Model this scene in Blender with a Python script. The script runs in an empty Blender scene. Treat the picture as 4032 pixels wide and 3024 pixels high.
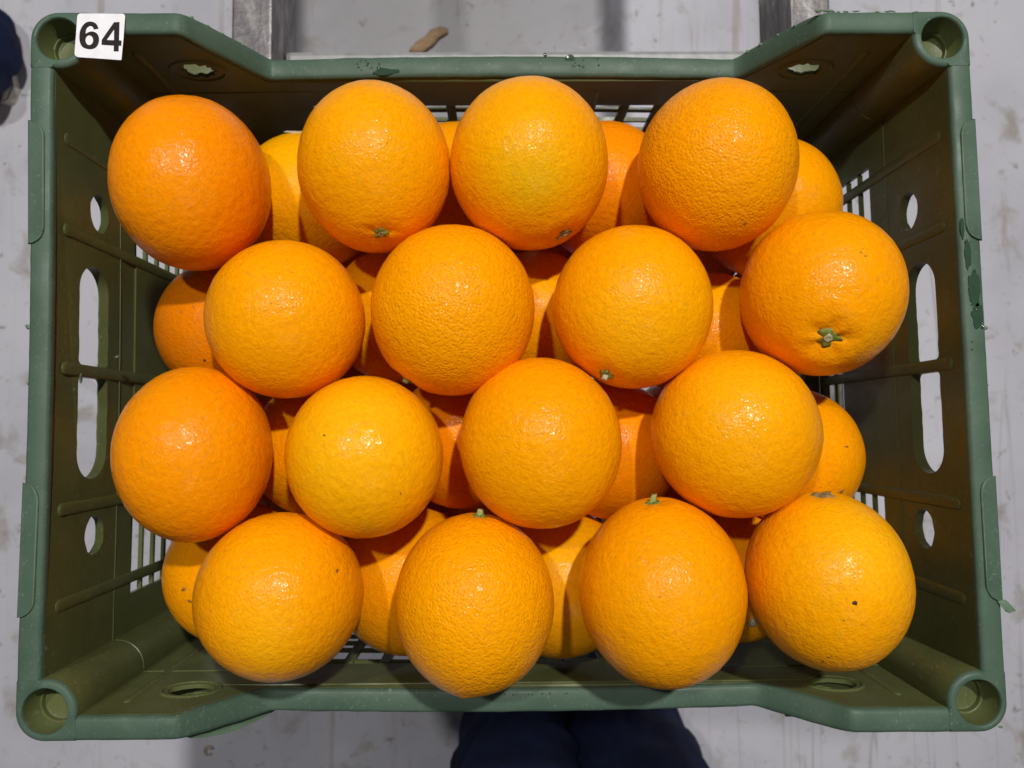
import bpy, bmesh, math, random
import numpy as np
from mathutils import Vector, Matrix, Euler, noise
random.seed(4); RNG = np.random.RandomState(7)
S = bpy.context.scene
COL = S.collection
V = Vector

# ------------------------------------------------------------------ camera
cam = bpy.data.cameras.new('camera'); cam_o = bpy.data.objects.new('camera', cam); COL.objects.link(cam_o)
cam_o.location = (-0.004606, -0.033301, 0.381469)
cam_o.rotation_euler = (0.060221, -0.013705, -0.010421)
cam.sensor_width = 36; cam.lens = 26; cam.clip_start = 0.02; cam.clip_end = 50
cam.dof.use_dof = True; cam.dof.focus_distance = 0.36; cam.dof.aperture_fstop = 13
S.camera = cam_o
# ------------------------------------------------------------------ light
W = bpy.data.worlds.new('World'); S.world = W; W.use_nodes = True
W.node_tree.nodes['Background'].inputs[0].default_value = (0.93, 0.95, 1.0, 1)
W.node_tree.nodes['Background'].inputs[1].default_value = 0.032
S.view_settings.view_transform = 'Standard'; S.view_settings.look = 'None'
S.view_settings.exposure = 0; S.view_settings.gamma = 1
def lamp(name, loc, power, radius, col):
    l = bpy.data.lights.new(name, 'SPOT'); l.energy = power; l.shadow_soft_size = radius; l.color = col
    l.spot_size = math.radians(150); l.spot_blend = 0.6
    o = bpy.data.objects.new(name, l); COL.objects.link(o); o.location = loc
    o.rotation_euler = (V((0, 0, -0.1)) - V(loc)).to_track_quat('-Z', 'Y').to_euler()
    return o
lamp('ceiling_lamp', (0.40, 0.85, 2.00), 164, 0.045, (1.0, 0.97, 0.93))
lamp('ceiling_lamp', (-0.55, 0.60, 1.90), 58, 0.045, (1.0, 0.97, 0.94))
lamp('ceiling_lamp', (0.50, -1.15, 1.70), 9, 0.30, (0.98, 0.98, 1.0))

# ------------------------------------------------------------------ materials
def mat(name):
    m = bpy.data.materials.new(name); m.use_nodes = True
    nt = m.node_tree; return m, nt, nt.nodes['Principled BSDF']
def nd(nt, t, **kw):
    n = nt.nodes.new(t)
    for k, v in kw.items():
        if k in n.inputs: n.inputs[k].default_value = v
        else: setattr(n, k, v)
    return n
def ramp(nt, src, stops):
    r = nt.nodes.new('ShaderNodeValToRGB'); el = r.color_ramp.elements
    while len(el) > 1: el.remove(el[0])
    el[0].position = stops[0][0]; el[0].color = (*stops[0][1], 1) if len(stops[0][1]) == 3 else stops[0][1]
    for p, c in stops[1:]:
        e = el.new(p); e.color = (*c, 1)
    nt.links.new(src, r.inputs[0]); return r
def g(v): return (v, v, v)
def mixc(nt, fac, a, b, mode='MIX'):
    m = nt.nodes.new('ShaderNodeMix'); m.data_type = 'RGBA'; m.blend_type = mode
    for s, v in ((m.inputs[0], fac), (m.inputs[6], a), (m.inputs[7], b)):
        if hasattr(v, 'links'): nt.links.new(v, s)
        else: s.default_value = v if isinstance(v, float) else (*v, 1)
    return m.outputs[2]
def noisen(nt, co, scale, detail=3, rough=.55, dist=0):
    n = nd(nt, 'ShaderNodeTexNoise', Scale=scale, Detail=detail, Roughness=rough, Distortion=dist); nt.links.new(co, n.inputs['Vector']); return n.outputs[0]
def objco(nt): return nt.nodes.new('ShaderNodeTexCoord').outputs['Object']
def bump(nt, h, strength, dist, normal=None):
    b = nd(nt, 'ShaderNodeBump', Strength=strength, Distance=dist); nt.links.new(h, b.inputs['Height'])
    if normal is not None: nt.links.new(normal, b.inputs['Normal'])
    return b.outputs[0]
def mapping(nt, co, sc):
    m = nd(nt, 'ShaderNodeMapping'); m.inputs['Scale'].default_value = sc; nt.links.new(co, m.inputs[0]); return m.outputs[0]

def make_skin(name='orange_skin', pits=1.0, glint=.22):
    m, nt, p = mat(name); L = nt.links.new
    co = objco(nt)
    at = nt.nodes.new('ShaderNodeVertexColor'); at.layer_name = 'skin_tone'
    ot = nt.nodes.new('ShaderNodeObjectInfo')
    add = nt.nodes.new('ShaderNodeVectorMath'); add.operation = 'ADD'
    L(co, add.inputs[0]); mul = nt.nodes.new('ShaderNodeVectorMath'); mul.operation = 'SCALE'
    cmb = nt.nodes.new('ShaderNodeCombineXYZ'); L(ot.outputs['Random'], cmb.inputs[0]); L(ot.outputs['Random'], cmb.inputs[2])
    L(cmb.outputs[0], mul.inputs[0]); mul.inputs['Scale'].default_value = 3.0
    L(mul.outputs[0], add.inputs[1]); co = add.outputs[0]
    # pores: pits in a slightly distorted cell pattern
    vo = nd(nt, 'ShaderNodeTexVoronoi', Scale=640.0, Randomness=1.0); L(co, vo.inputs['Vector'])
    pit = ramp(nt, vo.outputs['Distance'], [(0.0, g(0)), (0.28, g(.35)), (0.6, g(1.0))])
    vo2 = nd(nt, 'ShaderNodeTexVoronoi', Scale=300.0, Randomness=1.0, feature='SMOOTH_F1'); L(co, vo2.inputs['Vector'])
    n1 = noisen(nt, co, 420, 3, .6); n2 = noisen(nt, co, 95, 2, .5, .4)
    # colour: pigment, fine mottling, slightly darker pit bottoms
    c1 = mixc(nt, ramp(nt, n2, [(0.3, g(0)), (0.7, g(1))]).outputs[0], at.outputs[0], at.outputs[0])
    mot = ramp(nt, n1, [(0.28, (.89, .83, .7)), (0.68, (1.0, 1.0, 1.0))])
    c2 = mixc(nt, 1.0, at.outputs[0], mot.outputs[0], 'MULTIPLY')
    pc = ramp(nt, vo.outputs['Distance'], [(0.0, (.80, .68, .55)), (0.16 + .06 * pits, (1, 1, 1))])
    c3 = mixc(nt, 0.75, c2, pc.outputs[0], 'MULTIPLY')
    L(c3, p.inputs['Base Color'])
    b1 = bump(nt, n2, .30, .0011)
    b2 = bump(nt, vo2.outputs['Distance'], .34, .0007, b1)
    b3 = bump(nt, pit.outputs[0], .52, .00026 * pits, b2)
    b4 = bump(nt, n1, .50, .00034, b3)
    L(b4, p.inputs['Normal'])
    rr = ramp(nt, noisen(nt, co, 35, 3), [(0.3, g(.22)), (0.7, g(.36))]); L(rr.outputs[0], p.inputs['Roughness'])
    p.inputs['Specular IOR Level'].default_value = .07
    p.inputs['Coat Weight'].default_value = glint; p.inputs['Coat Roughness'].default_value = .085; p.inputs['Coat IOR'].default_value = 1.42
    nf = ramp(nt, noisen(nt, co, 620, 2, .6), [(0.50, g(0)), (0.72, g(1))])
    L(bump(nt, nf.outputs[0], .80, .00045, bump(nt, n1, .55, .00040, b3)), p.inputs['Coat Normal'])
    return m
SKIN = make_skin(); SKIN_PITTED = make_skin('pitted_orange_skin', 2.0, .18); SKIN_WAXY = make_skin('waxy_orange_skin', .7, .30)

def make_plastic(name, base, dark, light, rough=.42):
    m, nt, p = mat(name); L = nt.links.new; co = objco(nt)
    n = noisen(nt, co, 28, 5, .6, .3); c = ramp(nt, n, [(0.3, dark), (0.55, base), (0.8, light)])
    # scuffs: fine pale scratches and specks
    sc = noisen(nt, mapping(nt, co, (900, 260, 300)), 1.0, 3, .7)
    scm = ramp(nt, sc, [(0.60, g(0)), (0.74, g(.6))])
    area = ramp(nt, noisen(nt, co, 16, 3, .6), [(0.45, g(0)), (0.65, g(1))])
    f = nt.nodes.new('ShaderNodeMath'); f.operation = 'MULTIPLY'; L(scm.outputs[0], f.inputs[0]); L(area.outputs[0], f.inputs[1])
    c2 = mixc(nt, f.outputs[0], c.outputs[0], (.26, .33, .28))
    sp = ramp(nt, noisen(nt, co, 620, 2, .5), [(0.66, g(0)), (0.76, g(.5))])
    c3 = mixc(nt, sp.outputs[0], c2, (.22, .29, .24))
    dm = ramp(nt, noisen(nt, co, 44, 6, .7, .8), [(0.64, g(0)), (0.74, g(.35))]); c3 = mixc(nt, dm.outputs[0], c3, (.045, .060, .040))
    L(c3, p.inputs['Base Color'])
    rr = ramp(nt, noisen(nt, co, 60, 4), [(0.3, g(rough - .1)), (0.7, g(rough + .12))]); L(rr.outputs[0], p.inputs['Roughness'])
    p.inputs['Specular IOR Level'].default_value = .27
    b = bump(nt, noisen(nt, co, 260, 4, .65), .3, .0003); L(bump(nt, noisen(nt, co, 22, 2), .35, .002, b), p.inputs['Normal'])
    return m
GREEN = make_plastic('bounce_tinted_green_plastic', (.092, .106, .036), (.072, .086, .028), (.108, .124, .046), .38)  # warm orange bounce from the fruit is mixed into this base colour
WORN = make_plastic('worn_green_plastic', (.068, .114, .080), (.052, .092, .062), (.092, .140, .106), .50)
BURR = make_plastic('torn_plastic', (.13, .20, .13), (.08, .14, .08), (.22, .30, .22), .5)
def simple(name, c, rough=.5, metal=0, var=None, scale=60, bstr=0, bdist=.001, spec=.5):
    m, nt, p = mat(name); co = objco(nt)
    if var:
        r = ramp(nt, noisen(nt, co, scale, 4, .6), [(0.3, var), (0.7, c)]); nt.links.new(r.outputs[0], p.inputs['Base Color'])
    else: p.inputs['Base Color'].default_value = (*c, 1)
    p.inputs['Roughness'].default_value = rough; p.inputs['Metallic'].default_value = metal
    p.inputs['Specular IOR Level'].default_value = spec
    if bstr: nt.links.new(bump(nt, noisen(nt, co, scale * 2, 4, .6), bstr, bdist), p.inputs['Normal'])
    return m
CALYX = simple('calyx_green', (.22, .24, .03), .6, var=(.08, .11, .015), scale=900, bstr=.5, bdist=.0004)
CALYX_DRY = simple('calyx_dry', (.34, .24, .10), .7, var=(.10, .07, .03), scale=900, bstr=.5, bdist=.0004)
STEM = simple('stem_cut', (.50, .46, .32), .7, var=(.24, .24, .10), scale=1200, bstr=.4, bdist=.0003)
STEMG = simple('stem_green', (.22, .30, .05), .55, var=(.34, .36, .16), scale=900, bstr=.4, bdist=.0003)
SPECK = simple('dark_speck', (.03, .016, .008), .6)
SCAR = simple('brown_scar', (.42, .15, .015), .6, var=(.22, .08, .01), scale=1500)
PITH = simple('dry_scab', (.62, .52, .34), .8, var=(.30, .22, .10), scale=1300, bstr=.6, bdist=.0004)
PAPER = simple('sticker_paper', (.84, .84, .88), .45, var=(.72, .71, .73), scale=140, bstr=.25, bdist=.0006)
INK = simple('black_ink', (.016, .013, .012), .8, var=(.026, .020, .018), scale=300, spec=.2)
WET = simple('wet_film', (.030, .060, .036), .06, spec=.7, bstr=.3, bdist=.0008, scale=150, var=(.036, .070, .044))

# ------------------------------------------------------------------ helpers
def link(name, me, m=None, parent=None, smooth=True):
    o = bpy.data.objects.new(name, me); COL.objects.link(o)
    if m is not None and not me.materials: me.materials.append(m)
    if smooth and len(me.polygons): me.polygons.foreach_set('use_smooth', [True] * len(me.polygons))
    if parent is not None: o.parent = parent
    return o
def tag(o, label=None, cat=None, group=None, kind=None):
    if label: o['label'] = label
    if cat: o['category'] = cat
    if group: o['group'] = group
    if kind: o['kind'] = kind
    return o
def bm2me(name, bm):
    bmesh.ops.recalc_face_normals(bm, faces=bm.faces[:])
    me = bpy.data.meshes.new(name); bm.to_mesh(me); bm.free(); return me
def pyme(name, vs, fs):
    me = bpy.data.meshes.new(name); me.from_pydata([tuple(v) for v in vs], [], fs); me.validate(); me.update(); return me
def sharp(me, ang=40):
    # split hard edges so smooth shading keeps crisp corners
    me.set_sharp_from_angle(angle=math.radians(ang))
def loft(rings, close=True, cap0=True, cap1=True):
    n = len(rings[0]); vs = [v for r in rings for v in r]; fs = []
    for i in range(len(rings) - 1):
        for j in range(n if close else n - 1):
            k = (j + 1) % n
            fs.append((i * n + j, i * n + k, (i + 1) * n + k, (i + 1) * n + j))
    if cap0: fs.append(tuple(range(n))[::-1])
    if cap1: fs.append(tuple((len(rings) - 1) * n + j for j in range(n)))
    return vs, fs
def fix(me):
    bm = bmesh.new(); bm.from_mesh(me); bmesh.ops.recalc_face_normals(bm, faces=bm.faces[:]); bm.to_mesh(me); bm.free(); return me
def box_me(name, sx, sy, sz, bev=0.0):
    bm = bmesh.new(); bmesh.ops.create_cube(bm, size=1)
    for v in bm.verts: v.co = V((v.co.x * sx, v.co.y * sy, v.co.z * sz))
    if bev: bmesh.ops.bevel(bm, geom=bm.edges[:], offset=bev, segments=2, profile=.6, affect='EDGES')
    me = bm2me(name, bm); return me
def slab(name, outline, holes, thick, jag=0):
    """flat plate in local XY (centred in Z) with real holes through it"""
    cu = bpy.data.curves.new(name, 'CURVE'); cu.dimensions = '2D'; cu.fill_mode = 'BOTH'; cu.extrude = thick / 2
    for loop in [outline] + holes:
        sp = cu.splines.new('POLY'); sp.points.add(len(loop) - 1)
        for q, (x, y) in zip(sp.points, loop): q.co = (x, y, 0, 1)
        sp.use_cyclic_u = True
    o = bpy.data.objects.new(name, cu); COL.objects.link(o)
    dg = bpy.context.evaluated_depsgraph_get(); ev = o.evaluated_get(dg)
    me = bpy.data.meshes.new_from_object(ev); me.name = name
    bpy.data.objects.remove(o); bpy.data.curves.remove(cu)
    bm = bmesh.new(); bm.from_mesh(me); bmesh.ops.remove_doubles(bm, verts=bm.verts[:], dist=1e-6)
    bmesh.ops.triangulate(bm, faces=[f for f in bm.faces if len(f.verts) > 4]); bm.to_mesh(me); bm.free()
    me.materials.clear(); return me
def oval(cx, cy, rx, ry, n=28, jag=0, seed=0):
    r = random.Random(seed); out = []
    for i in range(n):
        a = 2 * math.pi * i / n; j = 1 + jag * r.uniform(-1, 1); out.append((cx + rx * math.cos(a) * j, cy + ry * math.sin(a) * j))
    return out
def stadium(cx, cy, half_l, r, n=10, jag=0, seed=0):
    """long axis = first coordinate"""
    rr = random.Random(seed); out = []
    for i in range(n + 1):
        a = -math.pi / 2 + math.pi * i / n; out.append((cx + half_l - r + r * math.cos(a), cy + r * math.sin(a)))
    for k in range(1, 12): out.append((cx + (half_l - r) * (1 - 2 * k / 12), cy + r + jag * rr.uniform(-1, 1)))
    for i in range(n + 1):
        a = math.pi / 2 + math.pi * i / n; out.append((cx - half_l + r + r * math.cos(a), cy + r * math.sin(a)))
    for k in range(1, 12): out.append((cx - (half_l - r) * (1 - 2 * k / 12), cy - r + jag * rr.uniform(-1, 1)))
    return out

def half_slot(sg, cz, far, r, near, n=9, jag=0, seed=0):
    rr = random.Random(seed); out = []
    for i in range(2 * n + 1):
        a = -math.pi / 2 + math.pi * i / (2 * n); out.append((far - r + r * math.cos(a), cz + r * math.sin(a)))
    for k in range(1, 8): out.append((far - r - (far - r - near - .003) * k / 8, cz + r + jag * rr.uniform(-1, 1)))
    for i in range(4): a = math.pi / 2 + math.pi / 2 * i / 3; out.append((near + .003 + .003 * math.cos(a), cz + r - .003 + .003 * math.sin(a)))
    for i in range(4): a = math.pi + math.pi / 2 * i / 3; out.append((near + .003 + .003 * math.cos(a), cz - r + .003 + .003 * math.sin(a)))
    for k in range(1, 8): out.append((near + .003 + (far - r - near - .003) * k / 8, cz - r + jag * rr.uniform(-1, 1)))
    return out if sg > 0 else [(-x, y) for x, y in out][::-1]
# ------------------------------------------------------------------ crate
HX, HY, RW, FZ = .25, .1885, .012, -.186       # half sizes, rim width, floor of crate
CORN = {(-1, 1): (-.0014, .0006), (1, 1): (-.0016, -.0001), (-1, -1): (.0011, .0018), (1, -1): (.0014, -.0012)}
def warp(p):
    """the old crate is slightly out of true and its long sides belly outwards"""
    x, y, z = p; u = x / HX; v = y / HY; dx = dy = 0
    for (sx, sy), (ax, ay) in CORN.items():
        w = (1 + sx * u) * (1 + sy * v) / 4; dx += w * ax; dy += w * ay
    fall = max(0, 1 + z / .30)
    b = max(0, 1 - (x / .165) ** 2); dy += .0032 * b * math.copysign(min(1, abs(v)) ** 6, v)
    if x < 0: dx += .0022 * max(0, 1 - (y / .14) ** 2) * min(1, abs(u)) ** 6
    return V((x + dx, y + dy, z))
def warp_me(me):
    for v in me.vertices: v.co = warp(v.co)
    return me
crate = bpy.data.objects.new('fruit_crate', None); COL.objects.link(crate); crate.location = (0, 0, FZ)
crate.empty_display_size = .05
tag(crate, 'green plastic crate with mesh walls and round corner sockets, full of oranges', 'crate')
def cpart(name, me, m=GREEN, smooth=True, parent=None, hard=35):
    if m is not None and not me.materials: me.materials.append(m)
    if smooth:
        me.polygons.foreach_set('use_smooth', [True] * len(me.polygons)); sharp(me, hard)
    o = bpy.data.objects.new(name, me); COL.objects.link(o)
    o.parent = parent or crate
    if parent is None: o.location = (0, 0, -FZ)
    return o

DIP = {1: .0525, -1: .0405}
SLOPE = {1: (.141, .1715), -1: (.136, .1700)}
def sm(t): t = min(1, max(0, t)); return t
def rim_z(x, s):
    a, b = SLOPE[s]; t = (abs(x) - a) / (b - a)
    # straight slope with small rounded bends at both ends
    r = .10; 
    if t <= -r: h = 0
    elif t < r: h = (t + r) ** 2 / (4 * r)
    elif t < 1 - r: h = t
    elif t < 1 + r: h = 1 - (1 + r - t) ** 2 / (4 * r)
    else: h = 1
    return -DIP[s] * (1 - h)
def rim_section(drop=.018):
    # (in->out offset, z): inverted U, 12 mm wide
    return [(.0004, -.0048), (.0001, -.0022), (.0007, -.0008), (.0021, 0), (.0100, 0), (.0113, -.0006), (.0120, -.0018), (.0122, -drop),
            (.0104, -drop), (.0100, -.0030), (.0024, -.0030), (.0022, -.0048)]
PC = (HX - .0147, HY - .0147)       # centre of a corner socket
LX = PC[0] - .0155; LY = PC[1] - .0155
# rims along the long sides (profile dips in the middle)
for s in (1, -1):
    xs = sorted(set([round(x, 5) for x in np.linspace(-LX, LX, 61)] + [sg * (SLOPE[s][0] + d) for sg in (-1, 1) for d in np.linspace(-.004, .036, 17)]))
    rings = []
    for x in xs:
        z0 = rim_z(x, s); a, b = SLOPE[s]; on = max(0, 1 - abs((abs(x) - (a + b) / 2) / ((b - a) / 2)) ** 4) if a - .001 < abs(x) < b + .001 else 0
        ring = []
        for k, (d, z) in enumerate(rim_section()):
            zz = z
            # on the slopes the inner shoulder is rolled over
            if k in (0, 1, 2, 3, 11, 10): zz -= on * {0: .0040, 1: .0040, 2: .0026, 3: .0012, 11: .0040, 10: .0020}[k]
            jit = .00028 * noise.noise(V((x * 190, s * 3, k * .4))) + (.0005 * max(0, noise.noise(V((x * 60, 9 + s, 0))) - .1) if k in (5, 6) else 0)
            y = s * (HY - RW + d + jit + (on * (.0012 if s > 0 else .0006) if k in (5, 6, 7) else 0))
            ring.append(warp((x, y, z0 + zz + .00015 * noise.noise(V((x * 140, 5 * s, k))))))
        rings.append(ring)
    vs, fs = loft(rings); cpart('rim', fix(pyme('rim', vs, fs)), WORN, hard=50)
# rims along the short sides
for s in (1, -1):
    rings = []
    for y in np.linspace(-LY, LY, 72):
        ring = []
        for k, (d, z) in enumerate(rim_section()):
            jit = .00022 * noise.noise(V((y * 190, s * 3 + 40, k * .4)))
            ring.append(warp((s * (HX - RW + d + jit), y, z + .00012 * noise.noise(V((y * 120, 15 * s, k))))))
        rings.append(ring)
    vs, fs = loft(rings); cpart('rim', fix(pyme('rim', vs, fs)), WORN, hard=50)
# corner posts with a socket
N = 96
def corner_r(th, grow=0):
    """outline about the socket centre for the corner with outward directions +x,+y"""
    a = math.degrees(th) % 360; ro = .0149 - grow; rp = .0157 - grow; cut = .0156
    if a <= 90: return ro
    def side(b):     # b: angle from the axis that runs along the rim
        if b < 9.3: return rp
        return min(cut / math.cos(math.radians(b)), ro / math.sin(math.radians(b)))
    if a < 180: return side(180 - a)
    if a <= 270: return rp
    return side(a - 270)
for sx in (1, -1):
    for sy in (1, -1):
        T = lambda x, y, z: warp((sx * (PC[0] + x), sy * (PC[1] + y), z))
        rings = []
        def ring(fr, z, r=None):
            out = []
            for i in range(N):
                th = 2 * math.pi * i / N; q = corner_r(th, -fr) if r is None else r
                zz = z
                out.append(T(q * math.cos(th), q * math.sin(th), zz))
            rings.append(out)
        ring(-.0006, -.172); ring(0, -.13); ring(0, -.09); ring(0, -.05); ring(0, -.02); ring(0, -.0018); ring(-.0005, -.0006); ring(-.0016, .0002)
        ring(0, .0002, .0119); ring(0, -.0003, .0114); ring(0, -.0012, .0112)
        ring(0, -.0125, .0103); ring(0, -.0130, .0098); ring(0, -.0130, .0092); ring(0, -.0155, .0089); ring(0, -.0158, .0080)
        vs, fs = loft(rings); me = fix(pyme('corner_post', vs, fs)); 
        me.materials.append(GREEN); me.materials.append(WORN)
        for q in me.polygons:
            if max(me.vertices[v].co.z for v in q.vertices) > -.003 and q.center.z > -.0025: q.material_index = 1
        cpart('corner_post', me, None, hard=45)
        # thin moulding step around the post
        seam = []
        for i in range(20):
            th = math.radians(176 + 98 * i / 19); seam.append((th))
        rg = []
        for th in seam:
            c0 = [(.0157, -.0705), (.0161, -.0703), (.0161, -.0697), (.0157, -.0695)]
            rg.append([T(q * math.cos(th), q * math.sin(th), z) for q, z in c0])
        vs, fs = loft(rg); cpart('mould_seam', fix(pyme('mould_seam', vs, fs)))
WT = .0024   # wall thickness
MT = -.090   # top of the open mesh
# short end walls with hand slot and two finger holes
YE = LY + .002
for s in (1, -1):
    out = [(-YE, -.0036), (YE, -.0036), (YE, -.1659), (.135, -.1659), (.135, MT), (.0745, MT), (.0745, -.139), (-.0745, -.139), (-.0745, MT), (-.135, MT), (-.135, -.1659), (-YE, -.1659)]
    zs = -.0415 if s < 0 else -.0385
    slots = [half_slot(sg, zs, .0605, .0150, .0034, jag=.0004, seed=3 + s + sg) for sg in (1, -1)]
    holes = [oval(yy, -.0465, .0112, .0098, 26, .035, 11 + s + int(yy * 99)) for yy in (.093, -.0925)]
    me = slab('end_wall', out, slots + holes, WT)
    for v in me.vertices:
        y, z, t = v.co; v.co = warp((s * (HX - RW + WT / 2 + .0001 + t), y, z))
    cpart('end_wall', fix(me), hard=30)
    # collars standing out behind the openings
    for kind, loop, dep in (('slot_collar', slots[0], .0040), ('slot_collar', slots[1], .0040), ('hole_collar', holes[0], .0026), ('hole_collar', holes[1], .0026)):
        cy = sum(q[0] for q in loop) / len(loop); cz = sum(q[1] for q in loop) / len(loop)
        sec = [(0.0002, WT * .9), (.0002, WT + dep), (.0018, WT + dep), (.0018, WT * .9)]
        rg = []
        for q_ in range(len(loop)):
            y, z = loop[q_]; pa = loop[q_ - 1]; pb = loop[(q_ + 1) % len(loop)]
            dx, dz = (pb[1] - pa[1]), -(pb[0] - pa[0]); l = math.hypot(dx, dz) or 1
            rg.append([warp((s * (HX - RW + t), y + dx / l * o_, z + dz / l * o_)) for o_, t in sec])
        vs, fs = loft(rg + [rg[0]], cap0=False, cap1=False)
        cpart(kind, fix(pyme(kind, vs, fs)), hard=45)
    # end bands beside and under the mesh
    for (y0, y1, z0, z1) in ((-YE, YE, -.166, -.178),):
        bm = box_me('wall_band', WT, y1 - y0, z0 - z1 - .0002)
        for v in bm.vertices: v.co = warp((s * (HX - RW + WT / 2 + .0001) + v.co.x, (y0 + y1) / 2 + v.co.y, (z0 + z1) / 2 + v.co.z))
        cpart('wall_band', bm)
# long side walls
for s in (1, -1):
    XE = LX + .002; top = []
    for x in np.linspace(-XE, XE, 121): a, b = SLOPE[s]; top.append((x, rim_z(x, s) - .0036 - .0052 * max(0, 1 - abs((abs(x) - (a + b) / 2) / ((b - a) / 2 + .002)) ** 6)))
    mt = MT - .001 if s > 0 else MT + .006
    out = top + [(XE, -.1659), (.125, -.1659), (.125, mt), (-.125, mt), (-.125, -.1659), (-XE, -.1659)]
    hz = -.0415 if s > 0 else -.0385
    holes = [oval(xx, hz, .0125 if s < 0 else .0100, .0090 if s < 0 else .0072, 26, .20 if s > 0 else .03, 31 + s + int(xx * 99)) for xx in (-.1785, .1780)]
    me = slab('side_wall', out, holes, WT)
    for v in me.vertices:
        x, z, t = v.co; v.co = warp((x, s * (HY - RW + WT / 2 + .0001 + t), z))
    cpart('side_wall', fix(me), hard=30)
    for hx_ in (-.1785, .1780):
        # raised lip round the hole and the outer skin seen through it
        rg = []
        for i in range(30):
            a = 2 * math.pi * i / 30
            rg.append([warp((hx_ + (.0145 + q) * math.cos(a), s * (HY - RW - t), hz + (.0108 + q) * math.sin(a))) for q, t in ((0, 0), (.0006, .0007), (.0016, .0007), (.0024, -.0001))])
        vs, fs = loft(rg + [rg[0]], cap0=False, cap1=False, close=False); cpart('hole_lip', fix(pyme('hole_lip', vs, fs)))
        bm = box_me('outer_shelf', .056, .0230, .0018, .0004)
        for v in bm.vertices: v.co = warp((hx_ + math.copysign(.008, hx_) + v.co.x, s * (HY - RW + WT + .0118) + v.co.y, -.0600 + v.co.z))
        cpart('outer_shelf', bm)
    for (x0, x1, z0, z1) in ((-XE, XE, -.166, -.178),):
        bm = box_me('wall_band', x1 - x0, WT, z0 - z1 - .0002)
        bmesh_ = None
        for v in bm.vertices: v.co = warp((( x0 + x1) / 2 + v.co.x, s * (HY - RW + WT / 2 + .0001) + v.co.y, (z0 + z1) / 2 + v.co.z))
        cpart('wall_band', bm)
# mould seam lines on the walls
for s in (1, -1):
    rg = [[warp((x, s * (HY - RW - t), -.0697 - z)) for t, z in ((-.0002, 0), (.0003, .0001), (.0003, .0005), (-.0002, .0006))] for x in np.linspace(-LX, LX, 25)]
    vs, fs = loft(rg); cpart('mould_seam', fix(pyme('mould_seam', vs, fs)))
    rg = [[warp((s * (HX - RW - t), y, -.0697 - z)) for t, z in ((-.0002, 0), (.0003, .0001), (.0003, .0005), (-.0002, .0006))] for y in np.linspace(-LY, LY, 15)]
    vs, fs = loft(rg); cpart('mould_seam', fix(pyme('mould_seam', vs, fs)))
# raised ribs running down the walls: half-round bars with a domed head
def rib_me(name, length, w=.0034, h=.0008):
    rings = []
    for z in [0.0004, -.0001, -.0010, -.0022, -.004, -.03, -.07, -.11, -length]:
        t = min(1, max(0.05, math.sqrt(max(0, 1 - (1 - min(1, (.0004 - z) / .0030)) ** 2)))); ring = []
        for k in range(9):
            a = math.pi * k / 8; ring.append((w * t * math.cos(a), -h * t * math.sin(a), z))
        ring += [(-w * t, .0006, z), (w * t, .0006, z)]
        rings.append(ring)
    vs, fs = loft(rings); return fix(pyme(name, vs, fs))
rib_end = rib_me('rib', .160); rib_side = rib_me('rib', .120, .0030, .0014); rib_faint = rib_me('rib', .150, .0022, .0008)
def place(name, me, loc, rz, hard=50):
    o = cpart(name, me, hard=hard); p = warp(loc); o.location = (p.x, p.y, p.z - FZ); o.rotation_euler = (0, 0, rz); return o
for s in (1, -1):
    for y in (-.125, -.075, 0, .075, .125): place('rib', rib_end, (s * (HX - RW), y, -.0115), (-math.pi / 2 if s > 0 else math.pi / 2))
    for x in (-.205, .205): place('rib', rib_faint, (x, s * (HY - RW), -.020), 0 if s > 0 else math.pi)
    for x in (-.058, .058): place('rib', rib_side, (x, s * (HY - RW), -.068), 0 if s > 0 else math.pi)
# open mesh of the walls: upright bars and thin cross bars, each a part
upright = box_me('upright_bar', .0062, .0030, .0760, .0005)
cross_l = box_me('cross_bar', .250, .0030, .0030, .0006)
cross_s = box_me('cross_bar', .0030, .270, .0030, .0006)
upright_s = box_me('upright_bar', .0026, .0056, .0760, .0005)
for s in (1, -1):
    for k in range(-5, 6):
        if k == 0: continue
        x = k * .0227 - math.copysign(.0105, k)
        me = upright if s > 0 else upright
        place('upright_bar', me, (x, s * (HY - RW + .0016), -.128), 0)
    for z in (-.1045, -.1205, -.1365, -.1525):
        me = cross_l.copy()
        bm = bmesh.new()
        rg = [[warp((x, s * (HY - RW + .0022 + a), z + (.008 if (s < 0 and z > -.11) else 0) + b)) for a, b in ((-.0013, -.0011), (.0013, -.0011), (.0013, .0011), (-.0013, .0011))] for x in np.linspace(-.125, .125, 17)]
        vs, fs = loft(rg); bm.free(); cpart('cross_bar', fix(pyme('cross_bar', vs, fs)))
    for y in (-.125, -.075, 0, .075, .125): place('upright_bar', upright_s, (s * (HX - RW + .0013), y, -.128), 0)
    for z in (-.106, -.122, -.138, -.154):
        rg = [[warp((s * (HX - RW + .0022 + a), y, z + b)) for a, b in ((-.0013, -.0011), (.0013, -.0011), (.0013, .0011), (-.0013, .0011))] for y in np.linspace(-.135, .135, 11)]
        vs, fs = loft(rg); cpart('cross_bar', fix(pyme('cross_bar', vs, fs)))
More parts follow.
